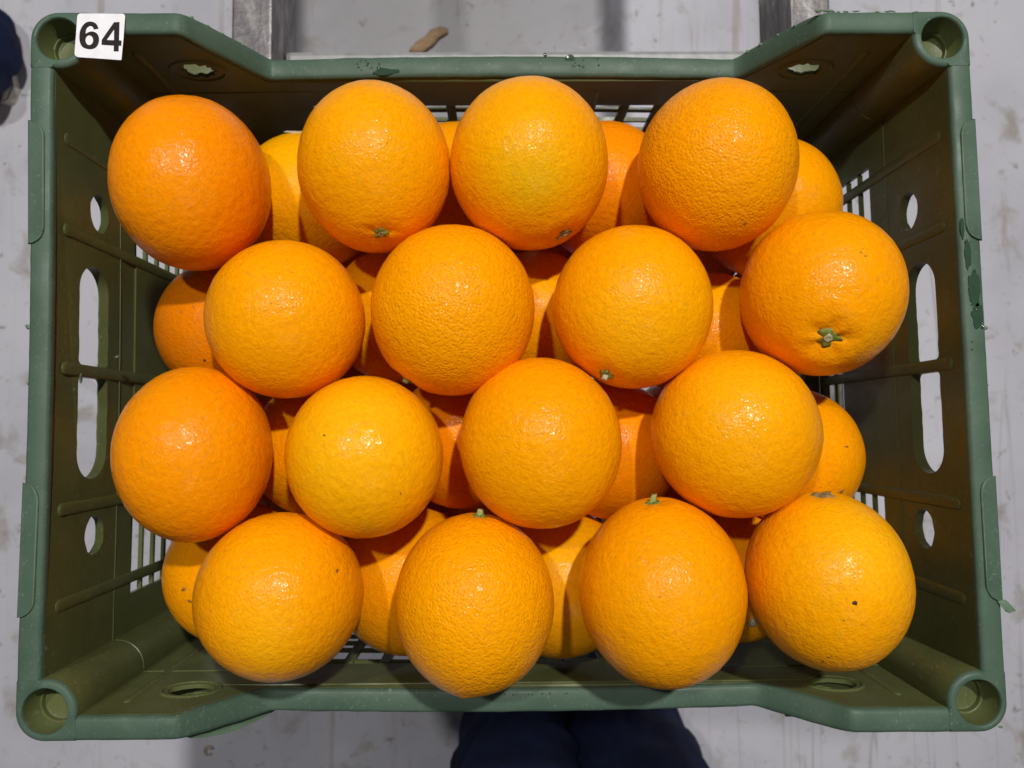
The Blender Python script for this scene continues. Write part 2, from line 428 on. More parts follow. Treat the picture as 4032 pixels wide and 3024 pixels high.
# crate floor grid
fx = box_me('floor_bar', .472, .0042, .0034, .0006); fy = box_me('floor_bar', .0042, .350, .0034, .0006)
for k in range(-7, 8): place('floor_bar', fx, (0, k * .0227, -.180), 0)
for k in range(-10, 11): place('floor_bar', fy, (k * .0227, 0, -.1828), 0)
for s in (1, -1):
    cpart('base_edge', warp_me(fix((lambda b: ([setattr(v, 'co', V((v.co.x, v.co.y + s * .171, v.co.z - .1812))) for v in b.vertices], b)[1])(box_me('base_edge', .476, .012, .0060, .001)))))
    cpart('base_edge', warp_me(fix((lambda b: ([setattr(v, 'co', V((v.co.x + s * .2325, v.co.y, v.co.z - .1812))) for v in b.vertices], b)[1])(box_me('base_edge', .012, .330, .0056, .001)))))
# long tongue-shaped pads let into the side rims
def pad(s, y0, y1, w):
    n = 10; pts = []
    ro = .0070
    xo = HX + .0001; xi = HX - w
    for i in range(n + 1):
        a = math.pi / 2 * i / n; pts.append((xi + ro * (1 - math.sin(a)) , y1 - ro * (1 - math.cos(a)) * 0 - ro + ro * math.cos(a) * 1.0))
    pts = []
    for i in range(n + 1):
        a = math.pi / 2 * i / n; pts.append((xi + w * (1 - math.cos(a)) * .92 + 0, y1 - w * 1.1 * (1 - math.sin(a))))
    up = pts[:]; pts = [(xo, y1 + .0004)] + up[::-1]
    lo = [(x, y0 + (y1 - y)) for x, y in up]
    pts += lo + [(xo, y0 - .0004)]
    me = slab('rim_pad', pts, [], .0012)
    for v in me.vertices:
        x, y, t = v.co; v.co = warp((s * x, y + .0003 * noise.noise(V((x * 300, y * 200, s))), .0004 + t - (.0006 if x > HX else 0)))
    cpart('rim_pad', fix(me), WORN, hard=30)
    # torn flash along the pad's edge
    vs, fs = [], []
    rg = []
    for i, (x, y) in enumerate(up + lo[::-1] if False else up[::-1] + lo):
        w_ = .00035 + .0003 * abs(noise.noise(V((i * .9, s, y0 * 50))))
        rg.append([warp((s * (x - a), y, .0004 + b)) for a, b in ((-.0001, .0004), (w_, .0001), (w_ * .6, .0013 * (.4 + abs(noise.noise(V((i * .7, 3, y0 * 9)))))), (-.0001, .0010))])
    vs, fs = loft(rg); cpart('pad_flash', fix(pyme('pad_flash', vs, fs)), BURR)
pad(-1, .0640, .1290, .0082); pad(-1, -.1270, -.0600, .0082)
pad(1, .0640, .1285, .0080); pad(1, -.1230, -.0600, .0080)
# ragged burrs and torn plastic
def burr(loc, sc, seed):
    sc = (sc[0] * .7, sc[1] * .8, sc[2] * .7)
    bm = bmesh.new(); bmesh.ops.create_icosphere(bm, subdivisions=2, radius=1)
    for v in bm.verts:
        k = 1 + .55 * noise.noise(v.co * 1.7 + V((seed, 0, 0))); v.co = V((v.co.x * sc[0], v.co.y * sc[1], v.co.z * sc[2])) * k
    me = bm2me('burr', bm); o = cpart('burr', me, BURR, hard=50); q = warp(loc); o.location = (q.x, q.y, q.z - FZ); o.rotation_euler = (0, 0, .5 * noise.noise(V((seed * 1.7, 0, 0)))); return o
burr((-.2506, .0205, -.002), (.0028, .0014, .0015), 1); burr((-.2504, -.0085, -.003), (.0018, .0012, .0012), 2)
burr((.2503, .0175, -.002), (.0026, .0013, .0013), 3); burr((.2503, -.0125, -.003), (.0016, .0007, .0008), 4)
b_ = burr((.2515, -.1255, .0012), (.0060, .0030, .0010), 5); b_.rotation_euler = (0, 0, -.7)
burr((.1690, .1888, -.0004), (.0026, .0013, .0012), 6); burr((.1745, .1888, -.0006), (.0050, .0009, .0010), 16)
for i, x in enumerate((-.168, -.163, -.158, -.151)): burr((x, .1892, rim_z(x, 1) - .0010), (.0014, .0009, .0007), 20 + i)
for i, x in enumerate((.146, .151, .157, .163)): burr((x, .1890, rim_z(x, 1) - .0010), (.0022, .0009, .0008), 30 + i)
for i, x in enumerate((.180, .184, .1895, .201, .2065, .209, .222)):
    burr((x, .1884 + .0002 * (i % 3), -.0010), (.0016 + .0008 * (i % 3), .0005, .0007), 40 + i)
burr((.2462, -.1862, -.001), (.0018, .0008, .0006), 51)
burr((-.2288, .0095, -.050), (.0020, .0012, .0030), 52); burr((-.2370, -.0045, -.027), (.0010, .0034, .0014), 53)
# skirt lip showing under the lower left slope
rg = []
for x in np.linspace(-.171, -.134, 12):
    z0 = rim_z(x, -1) - .010; w_ = .0075 * math.sin(math.pi * min(1, max(.04, (x + .173) / .040))) ** .6
    rg.append([warp((x, -(HY + .0001 + a), z0 + b)) for a, b in ((-.001, 0), (w_, -.001), (w_ + .0002, -.003), (-.001, -.006))])
vs, fs = loft(rg); cpart('skirt_lip', fix(pyme('skirt_lip', vs, fs)), BURR)
# wet patches and water drops on the rim
def patch(name, cx, cy, z, rx, ry, seed, m=WET, th=.0003):
    pts = []
    n = 40
    for i in range(n):
        a = 2 * math.pi * i / n; r = 1 + .38 * noise.noise(V((math.cos(a) * 1.6, math.sin(a) * 1.6, seed * 3.1))) + .16 * noise.noise(V((math.cos(a) * 5, math.sin(a) * 5, seed)))
        pts.append((rx * r * math.cos(a), ry * r * math.sin(a)))
    me = slab(name, pts, [], th); o = cpart(name, me, m, hard=30); q = warp((cx, cy, z)); o.location = (q.x, q.y, q.z - FZ); return o
patch('wet_patch', .2445, .0385, .00035, .0034, .0085, 1); patch('wet_patch', .2455, .0240, .00035, .0032, .0060, 2)
patch('wet_patch', .2420, .0560, .00035, .0016, .0080, 3); patch('wet_patch', .2400, .0700, .0003, .0010, .0060, 4)
patch('wet_patch', -.0710, .1795 , -.0523, .0075, .0022, 5); patch('wet_patch', .0400, .1868, -.0523, .0036, .0016, 6)
def drop(x, y, z, r):
    bm = bmesh.new(); bmesh.ops.create_icosphere(bm, subdivisions=2, radius=r)
    for v in bm.verts: v.co.z *= .5
    o = cpart('water_drop', bm2me('water_drop', bm), WET); q = warp((x, y, z)); o.location = (q.x, q.y, q.z - FZ)
rd = random.Random(8)
for i in range(16): drop(-.082 + rd.uniform(-.007, .008), .1835 + rd.uniform(-.003, .003), -.0522, rd.uniform(.0003, .0007))
for i in range(12): drop(.046 + rd.uniform(-.008, .012), .1845 + rd.uniform(-.003, .003), -.0522, rd.uniform(.0003, .0007))
for i in range(10): drop(.245 + rd.uniform(-.004, .004), .035 + rd.uniform(-.03, .03), .0006, rd.uniform(.0003, .0008))
for i in range(10): drop(-.0005 + rd.uniform(-.006, .03), -.1790 + rd.uniform(-.0006, .0006), -.0402, rd.uniform(.0003, .0006))
drop(.0253, .1885, -.0522, .0012)

# ------------------------------------------------------------------ number sticker
TL, TR, BR, BL = V((-.2260, .1873)), V((-.2010, .1871)), V((-.2023, .1617)), V((-.2270, .1637))
def quad(u, v): return (TL * (1 - u) + TR * u) * (1 - v) + (BL * (1 - u) + BR * u) * v
def rounded_quad(n=6):
    out = []
    for cx, cy, a0, r in ((.07, .07, 180, .07), (.93, .07, 270, .07), (.985, .985, 0, .015), (.09, .91, 90, .09)):
        for i in range(n + 1):
            a = math.radians(a0 + 90 * i / n); out.append((cx + r * math.cos(a), cy + r * math.sin(a)))
    return out
sticker = bpy.data.objects.new('number_sticker', None); COL.objects.link(sticker); sticker.location = (-.214, .175, .0012)
tag(sticker, 'white paper sticker with the black number 64 on the corner of the crate', 'sticker')
def on_sticker(me, z):
    for v in me.vertices:
        w_ = V((v.co.x, v.co.y)); q = quad(w_.x, w_.y)
        curl = .0010 * max(0, w_.y - .55) * (1 if w_.x > .3 else .4)
        v.co = V((q.x + .214, q.y - .175, z + curl + v.co.z))
    return fix(me)
def densify(pts, k=3):
    out = []
    for i, p in enumerate(pts):
        q = pts[(i + 1) % len(pts)]
        for j in range(k): out.append((p[0] + (q[0] - p[0]) * j / k, p[1] + (q[1] - p[1]) * j / k))
    return out
link('label_paper', on_sticker(slab('label_paper', densify(rounded_quad(), 2), [], .0002), 0), PAPER, sticker, smooth=False)
def crom(pts, k=5):
    out = []; n = len(pts)
    for i in range(n):
        p0, p1, p2, p3 = [V(pts[(i + j - 1) % n]) for j in range(4)]
        for j in range(k):
            t = j / k; out.append(tuple(.5 * ((2 * p1) + (p2 - p0) * t + (2 * p0 - 5 * p1 + 4 * p2 - p3) * t * t + (3 * p1 - p0 - 3 * p2 + p3) * t ** 3)))
    return out
def to_uv(pts):
    A = V((560, 95)); ex = V((907, 97)) - A; ey = V((538, 412)) - A; d = ex.x * ey.y - ex.y * ey.x; out = []
    for p in pts:
        w_ = V(p) - A; out.append(((w_.x * ey.y - w_.y * ey.x) / d, (ex.x * w_.y - ex.y * w_.x) / d * .985))
    return out
six_a = [(714, 205), (704, 180), (685, 162), (655, 154), (622, 162), (596, 188), (579, 225), (574, 262), (577, 302), (590, 332), (612, 349), (645, 355), (680, 349), (706, 328), (718, 292), (714, 258), (698, 236), (672, 226), (645, 228), (619, 243), (623, 214), (636, 194), (656, 187), (671, 194), (679, 212)]
six = crom(six_a[:19], 4)[:-8] + [(645, 228), (619, 243)] + crom(six_a[19:24], 4)[:-8] + [(671, 194), (679, 212), (714, 205)]
six = [(714, 205)] + crom([(714, 205), (704, 180), (685, 162), (655, 154), (622, 162), (596, 188), (579, 225), (574, 262), (577, 302), (590, 332), (612, 349), (645, 355), (680, 349), (706, 328), (718, 292), (714, 258), (698, 236), (672, 226), (645, 229), (619, 243)], 4)[4:73] + [(645, 229), (619, 243), (623, 216), (629, 203), (637, 194), (646, 189), (656, 187), (664, 189), (671, 194), (676, 202), (679, 212)]
hole6 = oval(647, 290, 28, 35, 24)
four = [(827, 361), (827, 321), (737, 319), (737, 284), (826, 157), (866, 155), (864, 282), (883, 284), (881, 321), (863, 321), (864, 361)]
hole4 = [(774, 283), (827, 283), (827, 208)]
for pts, hl in ((six, hole6), (four, hole4)):
    link('printed_digit', on_sticker(slab('printed_digit', to_uv(pts), [to_uv(hl)], .00010), .00012), INK, sticker, smooth=False)

# ------------------------------------------------------------------ oranges
OR, OD, OY = (.93, .330, .0005), (.93, .262, .0005), (.93, .430, .0010)
bm = bmesh.new(); bmesh.ops.create_icosphere(bm, subdivisions=6, radius=1)
bm.verts.ensure_lookup_table(); DIRS = np.array([v.co[:] for v in bm.verts]); FACES = [tuple(v.index for v in f.verts) for f in bm.faces]; bm.free()
bm = bmesh.new(); bmesh.ops.create_icosphere(bm, subdivisions=5, radius=1)
bm.verts.ensure_lookup_table(); DIRS_M = np.array([v.co[:] for v in bm.verts]); FACES_M = [tuple(v.index for v in f.verts) for f in bm.faces]; bm.free()
bm = bmesh.new(); bmesh.ops.create_icosphere(bm, subdivisions=4, radius=1)
bm.verts.ensure_lookup_table(); DIRS_L = np.array([v.co[:] for v in bm.verts]); FACES_L = [tuple(v.index for v in f.verts) for f in bm.faces]; bm.free()
def waves(D, seed, n, f0, f1):
    r = np.random.RandomState(seed); k = r.normal(size=(n, 3)); k /= np.linalg.norm(k, axis=1)[:, None]; k *= r.uniform(f0, f1, (n, 1)); ph = r.uniform(0, 6.28, n)
    return np.sin(D @ k.T + ph).sum(1) / math.sqrt(n)
def nv(a): a = np.array(a, float); return a / np.linalg.norm(a)
def orange_shape(D, seed, stems, lump=1.0, nipple=None):
    h = .0085 * lump * waves(D, seed, 9, 1.6, 3.6) + .0028 * lump * waves(D, seed + 1, 18, 6, 13) + .0012 * waves(D, seed + 2, 40, 30, 60)
    h += .0007 * waves(D, seed + 5, 60, 70, 110)
    for sd, dep, wid in stems:
        sd = nv(sd); c = np.clip(D @ sd, -1, 1); th = np.arccos(c)
        t1 = np.cross(sd, [0.3, .9, .2]); t1 /= np.linalg.norm(t1); t2 = np.cross(sd, t1); ph = np.arctan2(D @ t2, D @ t1)
        groove = 1 + .55 * np.cos(5 * ph + seed) * np.clip(th / wid, 0, 1) + .3 * np.cos(3 * ph + 2 * seed)
        h -= dep * np.exp(-(th / wid) ** 2) * groove
        h += dep * .35 * np.exp(-((th - wid * 1.9) / (wid * .8)) ** 2)
    if nipple is not None:
        c = np.arccos(np.clip(D @ nv(nipple), -1, 1)); h += .016 * np.exp(-(c / .06) ** 2) + .012 * np.exp(-(c / .2) ** 2)
    return 1 + h
def orange_mesh(D, F, rad, seed, tone, stems=(), spots=(), lump=1.0, nipple=None, yel=.5, skin=None):
    skin = skin or SKIN
    s = orange_shape(D, seed, stems, lump, nipple); P = D * s[:, None] * np.array(rad)
    me = bpy.data.meshes.new('orange'); me.from_pydata(P.tolist(), [], F); me.update()
    w = np.clip(.5 + .42 * waves(D, seed + 7, 8, 1.0, 3.0), 0, 1)[:, None] * yel
    c = np.array(tone)[None] * (1 - w) + np.array(OY)[None] * w
    for sd, col, wid, amt in spots:
        th = np.arccos(np.clip(D @ nv(sd), -1, 1)); ww = (np.exp(-(th / wid) ** 2) * amt * (1 + .25 * waves(D, seed + 9, 12, 3, 9)))[:, None].clip(0, 1); c = c * (1 - ww) + np.array(col)[None] * ww
    for sd, dep, wid in stems:
        th = np.arccos(np.clip(D @ nv(sd), -1, 1)); ww = (np.exp(-(th / .10) ** 2) * .55)[:, None]; c = c * (1 - ww) + np.array((.60, .38, .03))[None] * ww
    a = me.color_attributes.new('skin_tone', 'FLOAT_COLOR', 'POINT'); a.data.foreach_set('color', np.hstack([c, np.ones((len(c), 1))]).astype(np.float32).ravel())
    me.materials.append(skin); return me
def surf(sd, rad, seed, stems, lump, nip):
    d = nv(sd); s = orange_shape(d[None], seed, stems, lump, nip)[0]; return V(tuple(d * s * np.array(rad))), V(tuple(nv(d / np.array(rad))))
def frame(n, roll=0):
    q = n.to_track_quat('Z', 'Y'); return q.to_matrix().to_4x4() @ Matrix.Rotation(roll, 4, 'Z')
def calyx(root, p, n, size, m, seed, roll=0):
    r = random.Random(seed); k = 50; vs = []; fs = []
    rings = [(0, .0008), (.35, .0008), (.7, .0005), (1.0, .0002)]
    for t, z in rings:
        for i in range(k):
            a = 2 * math.pi * i / k; lobe = .70 + .30 * abs(math.cos(2.5 * a + seed)) ** 1.6
            rr = size * t * (1 if t < .4 else lobe) * (1 + .12 * math.sin(7 * a + seed)); vs.append((rr * math.cos(a), rr * math.sin(a), z + .0006 * t * math.sin(3 * a + seed)))
    for j in range(len(rings) - 1):
        for i in range(k): fs.append((j * k + i, j * k + (i + 1) % k, (j + 1) * k + (i + 1) % k, (j + 1) * k + i))
    n0 = len(vs)
    for i in range(k): x, y, z = vs[3 * k + i]; vs.append((x * .9, y * .9, z - .0016))
    for i in range(k): fs.append((3 * k + i, 3 * k + (i + 1) % k, n0 + (i + 1) % k, n0 + i))
    me = pyme('calyx', vs, fs); o = link('calyx', me, m, root); o.matrix_local = Matrix.Translation(p) @ frame(n, roll); return o
def stub(root, p, n, rad, length, m, bend=(0, 0), seed=0):
    rings = []; k = 14; rr = random.Random(seed)
    jag = [rr.uniform(-.3, .3) for _ in range(k)]
    for j, t in enumerate((0, .25, .5, .75, .95, 1.0, 1.0)):
        r_ = rad * (1.25 - .35 * t if t < .9 else .95) * (.8 if j == 5 else 1) * (.35 if j == 6 else 1)
        ring = []
        for i in range(k):
            a = 2 * math.pi * i / k; q = r_ * (1 + .10 * math.sin(4 * a) + .05 * jag[i])
            ring.append((q * math.cos(a) + bend[0] * t * t, q * math.sin(a) + bend[1] * t * t, -.0006 + length * t + (rad * .35 * jag[i] if j >= 4 else 0) - (.0003 if j == 6 else 0)))
        rings.append(ring)
    vs, fs = loft(rings); o = link('stem', fix(pyme('stem', vs, fs)), m, root); o.matrix_local = Matrix.Translation(p) @ frame(n); return o
def fleck(root, p, n, rx, ry, seed, m, name='blemish', rot=0, h=.00018):
    pts = []
    k = 22; vs = [(0, 0, h)]
    for i in range(k):
        a = 2 * math.pi * i / k; r = 1 + .55 * noise.noise(V((math.cos(a) * 2.0, math.sin(a) * 2.0, seed * 2.7)))
        vs.append((rx * r * math.cos(a) * .8, ry * r * math.sin(a) * .8, h))
    for i in range(k): x, y, z = vs[1 + i]; vs.append((x * 1.2, y * 1.2, -.0005))
    fs = [(0, 1 + i, 1 + (i + 1) % k) for i in range(k)] + [(1 + i, 1 + k + i, 1 + k + (i + 1) % k, 1 + (i + 1) % k) for i in range(k)]
    o = link(name, pyme(name, vs, fs), m, root); o.matrix_local = Matrix.Translation(p) @ frame(n, rot); return o

TOP = {'A': (-.16572, .09617, -.00263, .03885, .04467, .04176), 'B': (-.07054, .10456, -.00387, .03962, .04416, .04189), 'C': (.01122, .10606, -.00335, .04164, .04454, .04309),
 'D': (.11064, .10461, -.00317, .04132, .04436, .04284), 'E': (.16422, .03586, -.00261, .04098, .04327, .04212), 'F': (-.11666, .02462, -.005, .04023, .04111, .04067),
 'G': (-.02939, .02846, -.00216, .0425, .04449, .0435), 'H': (.06476, .02939, -.00497, .04159, .0428, .04219), 'I': (-.16318, -.04461, -.005, .03832, .04506, .04169),
 'J': (-.07518, -.04657, -.00204, .03997, .04142, .04069), 'K': (.01541, -.04101, -.00094, .04149, .044, .04274), 'L': (.11726, -.03694, -.00507, .04309, .04375, .04342),
 'M': (-.11826, -.11676, -.00317, .04164, .04163, .04163), 'N': (-.01923, -.12111, -.0007, .04051, .0446, .04256), 'O': (.07607, -.11699, -.00059, .04184, .04674, .04429),
 'P': (.16173, -.1128, -.00255, .04001, .04474, .04237)}
MID = {'a': (-.17000, .02925, -.069, .042), 'b': (-.12367, .10861, -.07288, .042), 'c': (-.03114, .11497, -.07555, .042), 'd': (.06048, .11353, -.07169, .042),
 'e': (.16249, .10205, -.07078, .0432), 'f': (-.06931, .03761, -.07596, .0415), 'g': (.01659, .03412, -.0729, .042), 'h': (.12367, .02013, -.07321, .0418),
 'i': (.17080, -.05179, -.069, .042), 'j': (-.11518, -.04423, -.07293, .0415), 'k': (-.0285, -.03984, -.07242, .042), 'l': (.06119, -.04698, -.07168, .042),
 'm': (-.16420, -.11766, -.0725, .042), 'n': (-.06134, -.12396, -.07597, .0445), 'o': (.02994, -.12691, -.07448, .044), 'p': (.1381, -.12404, -.08104, .0415)}
LOW = [(-.1811, .0931, -.13), (-.090, .090, -.1410, .88), (.026, .113, -.1391, .92), (.133, .095, -.1400, .86), (.1830, .0385, -.13), (-.1255, .0306, -.1352), (-.0235, .0621, -.1392), (.0734, .052, -.13),
 (-.177, -.0439, -.13), (-.0723, -.0327, -.1418), (.0196, -.0179, -.1367), (.1228, -.0393, -.13), (-.130, -.095, -.1370, .88), (-.030, -.090, -.1391, .90), (.100, -.098, -.1400, .85), (.193, -.0945, -.1341)]
GRN = (.62, .47, .006); YEL = (.97, .45, .004); DEEP = (.88, .21, .0015)
# key: (label, tone, yellow share, stems[(dir, depth, width)], colour spots, extras)
INFO = {
 'A': ('deep orange fruit in the corner of the crate beside the number sticker', OD, .15, [], [((.9, -.3, .2), DEEP, .5, .5)]),
 'B': ('orange in the top row with a small pale stem end low on its front', OR, .45, [((.153, -.896, .416), .022, .16)], []),
 'C': ('yellowish orange with a green tinge and a dry brown stem end, in the top row', OR, .6, [((.426, -.889, .166), .024, .16)], [((-.003, -.388, .922), GRN, .42, .42)]),
 'D': ('matt orange, furthest right in the top row, tiny grey mark low on it', OR, .2, [], [((.177, -.834, .523), (.45, .22, .02), .035, .6)]),
 'E': ('big orange with a puckered green star stem facing up, against the right wall', OR, .4, [((-.251, -.65, .717), .065, .20)], [((.3, -.7, .5), YEL, .4, .5)]),
 'F': ('round smooth orange just below the deep orange corner fruit', OR, .35, [], [((.932, .284, .227), DEEP, .4, .3)]),
 'G': ('finely pitted orange in the second row whose stem just shows at its lower left edge', OR, .3, [((-.577, -.817, .023), .022, .15)], []),
 'H': ('bright yellow orange in the second row with a short beige stem poking out below', OR, .7, [((-.401, -.856, .328), .016, .15)], [((-.348, -.415, .841), YEL, .5, .6)]),
 'I': ('deep orange fruit with a glossy patch against the left wall below the hand slot', OD, .35, [], []),
 'J': ('yellowest smooth orange, with a brown dot and a short scar at its lower right', OR, .85, [], [((.024, .316, .948), YEL, .8, .6)]),
 'K': ('round orange in the third row, just above the fruit with the green bent stem', OR, .4, [], []),
 'L': ('large pale orange in the third row overlapping the fruit by the right wall', OR, .55, [], [((-.215, .334, .918), YEL, .7, .4)]),
 'M': ('orange in the front row with one round dark brown dot on its right side', OR, .35, [], [((.045, -.372, .927), YEL, .5, .6)]),
 'N': ('egg shaped orange in the front row with a nipple at its front end', OR, .3, [((.078, .993, .086), .016, .12)], []),
 'O': ('tall orange in the front row with a green bent stem at its top', OR, .25, [((-.114, .983, .143), .020, .14)], []),
 'P': ('yellowish orange in the front right corner with black specks on its skin', OR, .6, [((-.065, .989, .136), .018, .14)], [((.266, .502, .823), YEL, .6, .8)]),
 'a': ('darker orange of the lower layer by the left hand slot, with a brown dot', (.74, .19, .0006), .15, [], []),
 'b': ('yellow lower orange with a fuzzy brown edge, right of the deep orange corner fruit', OR, .8, [], []),
 'c': ('lower orange showing only as slivers below the pair in the middle of the top row', OR, .5, [], []),
 'd': ('reddish lower orange showing between the greenish fruit and the furthest right of the top row', OD, .1, [], []),
 'e': ('lower orange in the far right corner, half in the black shade of the crate wall', OR, .2, [], []),
 'f': ('lower orange in the narrow gap left of the finely pitted fruit', OR, .4, [], []),
 'g': ('lower orange in the gap between the finely pitted fruit and the bright yellow one', OR, .45, [], []),
 'h': ('lower orange in the gap beside the fruit with the green star stem', OR, .6, [], []),
 'i': ('lower orange against the right wall with faint brown scratches', OR, .15, [], []),
 'j': ('lower orange in the narrow gap left of the yellowest fruit', OR, .4, [], []),
 'k': ('red orange fruit of the lower layer right of the yellowest fruit', OD, .05, [], []),
 'l': ('shiny red orange fruit of the lower layer left of the large pale one', OD, .2, [], []),
 'm': ('lower orange by the front left wall with a spidery brown scar', OR, .3, [], []),
 'n': ('lower orange between the brown dotted fruit and the egg shaped one', OR, .4, [], []),
 'o': ('lower orange with bright sparkles between the egg shaped fruit and the tall one', OR, .7, [], []),
 'p': ('lower orange with a pale dry scab in the gap left of the black specked fruit', OR, .5, [], []),
}
GT = 'oranges of the top layer'; GM = 'oranges of the layer under the top one'
roots = {}
for i, (k, d) in enumerate(list(TOP.items()) + list(MID.items())):
    lab, tone, yel, stems, spots = INFO[k]; seed = 100 + 13 * i
    rad = d[3:] if len(d) == 6 else (d[3],) * 3
    root = bpy.data.objects.new('orange', orange_mesh(*((DIRS, FACES) if len(d) == 6 else (DIRS_M, FACES_M)), rad, seed, tone, stems, spots, .8, (-.134, -.917, .375) if k == 'N' else None, yel, SKIN_PITTED if k in 'GDN' else SKIN_WAXY if k in 'AIJlo' else SKIN))
    COL.objects.link(root); root.location = d[:3]; root.data.polygons.foreach_set('use_smooth', [True] * len(root.data.polygons))
    tag(root, lab, 'orange', GT if len(d) == 6 else GM)
    roots[k] = (root, rad, seed, stems)
def at(k, sd):
    root, rad, seed, stems = roots[k]
    p, n = surf(sd, rad, seed, stems, .8, (-.134, -.917, .375) if k == 'N' else None); return root, p, n
def stemset(k, sd, size, m1, m2, srad, slen, bend=(0, 0), roll=0):
    root, p, n = at(k, sd); calyx(root, p + n * (.0013 if k == 'E' else .0004), n, size, m1, hash(k) % 7 if False else ord(k) % 7, roll)
    if slen: stub(root, p + n * (.0016 if k == 'E' else .0008), n, srad, slen, m2, bend, ord(k))
stemset('B', (.153, -.896, .416), .0040, CALYX, STEM, .0013, .0012)
stemset('C', (.426, -.889, .166), .0045, CALYX_DRY, STEM, .0012, .0015)
stemset('E', (-.251, -.65, .717), .0064, CALYX, STEM, .0021, .0016)
stemset('G', (-.577, -.817, .023), .0040, CALYX, STEMG, .0016, .0026)
stemset('H', (-.401, -.856, .328), .0042, CALYX, STEM, .0014, .0034)
stemset('N', (.078, .993, .086), .0042, CALYX, STEMG, .0016, .0034)
stemset('O', (-.114, .983, .143), .0046, CALYX, STEMG, .0016, .0044, (-.0012, .0006))
stemset('P', (-.065, .989, .136), .0055, CALYX_DRY, STEM, .0012, .0008)
def fl(k, sd, rx, ry, seed, m, rot=0, h=.00018):
    root, p, n = at(k, sd); fleck(root, p, n, rx, ry, seed, m, 'blemish', rot, h)
fl('P', (-.128, -.045, .991), .0010, .0012, 1, SPECK, h=.0004); fl('P', (-.307, -.686, .659), .0008, .0004, 2, SPECK, .6); fl('P', (-.330, -.755, .56), .0004, .0006, 3, SPECK)
fl('P', (-.245, -.235, .94), .0004, .0003, 4, SPECK); fl('P', (-.20, -.225, .95), .0003, .0002, 5, SPECK); fl('P', (-.285, -.655, .69), .0003, .0003, 15, SPECK)
fl('M', (.79, .372, .487), .0010, .0014, 6, SCAR, .2); fl('J', (-.306, .268, .914), .0006, .0006, 7, SPECK); fl('J', (.713, -.674, .192), .0022, .0005, 8, SCAR, .5)
fl('J', (.55, -.40, .73), .0012, .0003, 9, SCAR, 1.0); fl('N', (.759, -.068, .647), .0004, .0007, 10, SCAR); fl('O', (-.236, .143, .961), .0006, .0003, 11, SCAR)
fl('E', (.053, .288, .956), .0006, .0005, 12, SCAR); fl('E', (.101, .245, .964), .0008, .0004, 13, SCAR, .4); fl('a', (-.021, -.541, .841), .0008, .0008, 14, SPECK)
fl('a', (-.12, .16, .97), .0005, .0012, 26, SCAR); fl('a', (-.10, -.05, .99), .0004, .0006, 27, SCAR); fl('a', (-.30, .10, .95), .0014, .0004, 16, SCAR, .3); fl('m', (-.29, -.197, .936), .0022, .0009, 17, SCAR, .8); fl('m', (-.38, -.05, .92), .0010, .0022, 18, SCAR, .3)
fl('i', (.418, .152, .896), .0018, .0006, 19, SCAR, 1.2); fl('i', (.36, -.45, .80), .0020, .0014, 20, SCAR); fl('p', (-.008, -.508, .861), .0042, .0030, 21, PITH, .5, .0008)
fl('D', (.177, -.834, .523), .0010, .0007, 22, SCAR); fl('F', (.10, .05, .99), .0003, .0003, 23, SPECK); fl('G', (.12, -.20, .97), .0003, .0004, 24, SCAR); fl('L', (-.10, -.15, .98), .0003, .0003, 25, SCAR)
# fuzzy dried rim on the lower orange near the back mesh
root, p, n = at('b', (.05, .86, .50)); fleck(root, p, n, .010, .0022, 31, PITH, 'blemish', .1, .0003)
# bottom layer, nearly hidden
low0 = orange_mesh(DIRS_L, FACES_L, (.0415,) * 3, 900, OR, [], [], .5, None, .6)
for i, p in enumerate(LOW):
    o = bpy.data.objects.new('orange', low0); COL.objects.link(o); o.location = p[:3]; o.scale = (p[3] if len(p) > 3 else 1,) * 3; o.rotation_euler = (i * 1.3, i * .7, i * 2.1)
    if i == 0: low0.polygons.foreach_set('use_smooth', [True] * len(low0.polygons))
    tag(o, 'orange of the bottom layer, hidden under the other fruit on the crate floor', 'orange', 'oranges of the hidden bottom layer')

# ------------------------------------------------------------------ stand
def make_steel(name, dark=False):
    m, nt, p = mat(name); L = nt.links.new; co = objco(nt)
    n = noisen(nt, mapping(nt, co, (60, 18, 60)), 1.0, 6, .7, .6)
    base = ramp(nt, n, [(0.34, (.09, .08, .085)), (0.50, (.16, .15, .155)), (0.60, (.28, .265, .26)), (0.68, (.55, .51, .47))])
    rust = ramp(nt, noisen(nt, mapping(nt, co, (45, 8, 40)), 1.0, 5, .7), [(0.58, g(0)), (0.70, g(.75))])
    c = mixc(nt, rust.outputs[0], base.outputs[0], (.16, .085, .045)); L(c, p.inputs['Base Color'])
    p.inputs['Metallic'].default_value = .55
    L(ramp(nt, n, [(0.3, g(.55)), (0.7, g(.32))]).outputs[0], p.inputs['Roughness'])
    L(bump(nt, noisen(nt, co, 160, 5, .7), .5, .0008), p.inputs['Normal']); return m
STEEL = make_steel('worn_steel')
ZINC = simple('zinc_bar', (.36, .36, .36), .5, .2, var=(.26, .26, .26), scale=90, bstr=.3, bdist=.0006)
stand = bpy.data.objects.new('steel_stand', None); COL.objects.link(stand); stand.location = (0, .3, -.90)
tag(stand, 'worn grey steel stand with two rails and a cross bar under the crate', 'stand')
def spart(name, size, loc, m, bev=.002):
    o = link(name, box_me(name, *size, bev), m, stand, smooth=False); o.location = V(loc) - stand.location; return o
RT = -.1925
spart('rail', (.032, 1.02, .072), (-.2010, .33, RT - .036), STEEL); spart('rail', (.032, 1.02, .072), (.2475, .33, RT - .036), STEEL)
spart('cross_bar', (.415, .030, .030), (.0230, .2715, -.2420), ZINC, .004); spart('cross_bar', (.415, .030, .030), (.0230, -.13, -.2420), ZINC, .004)
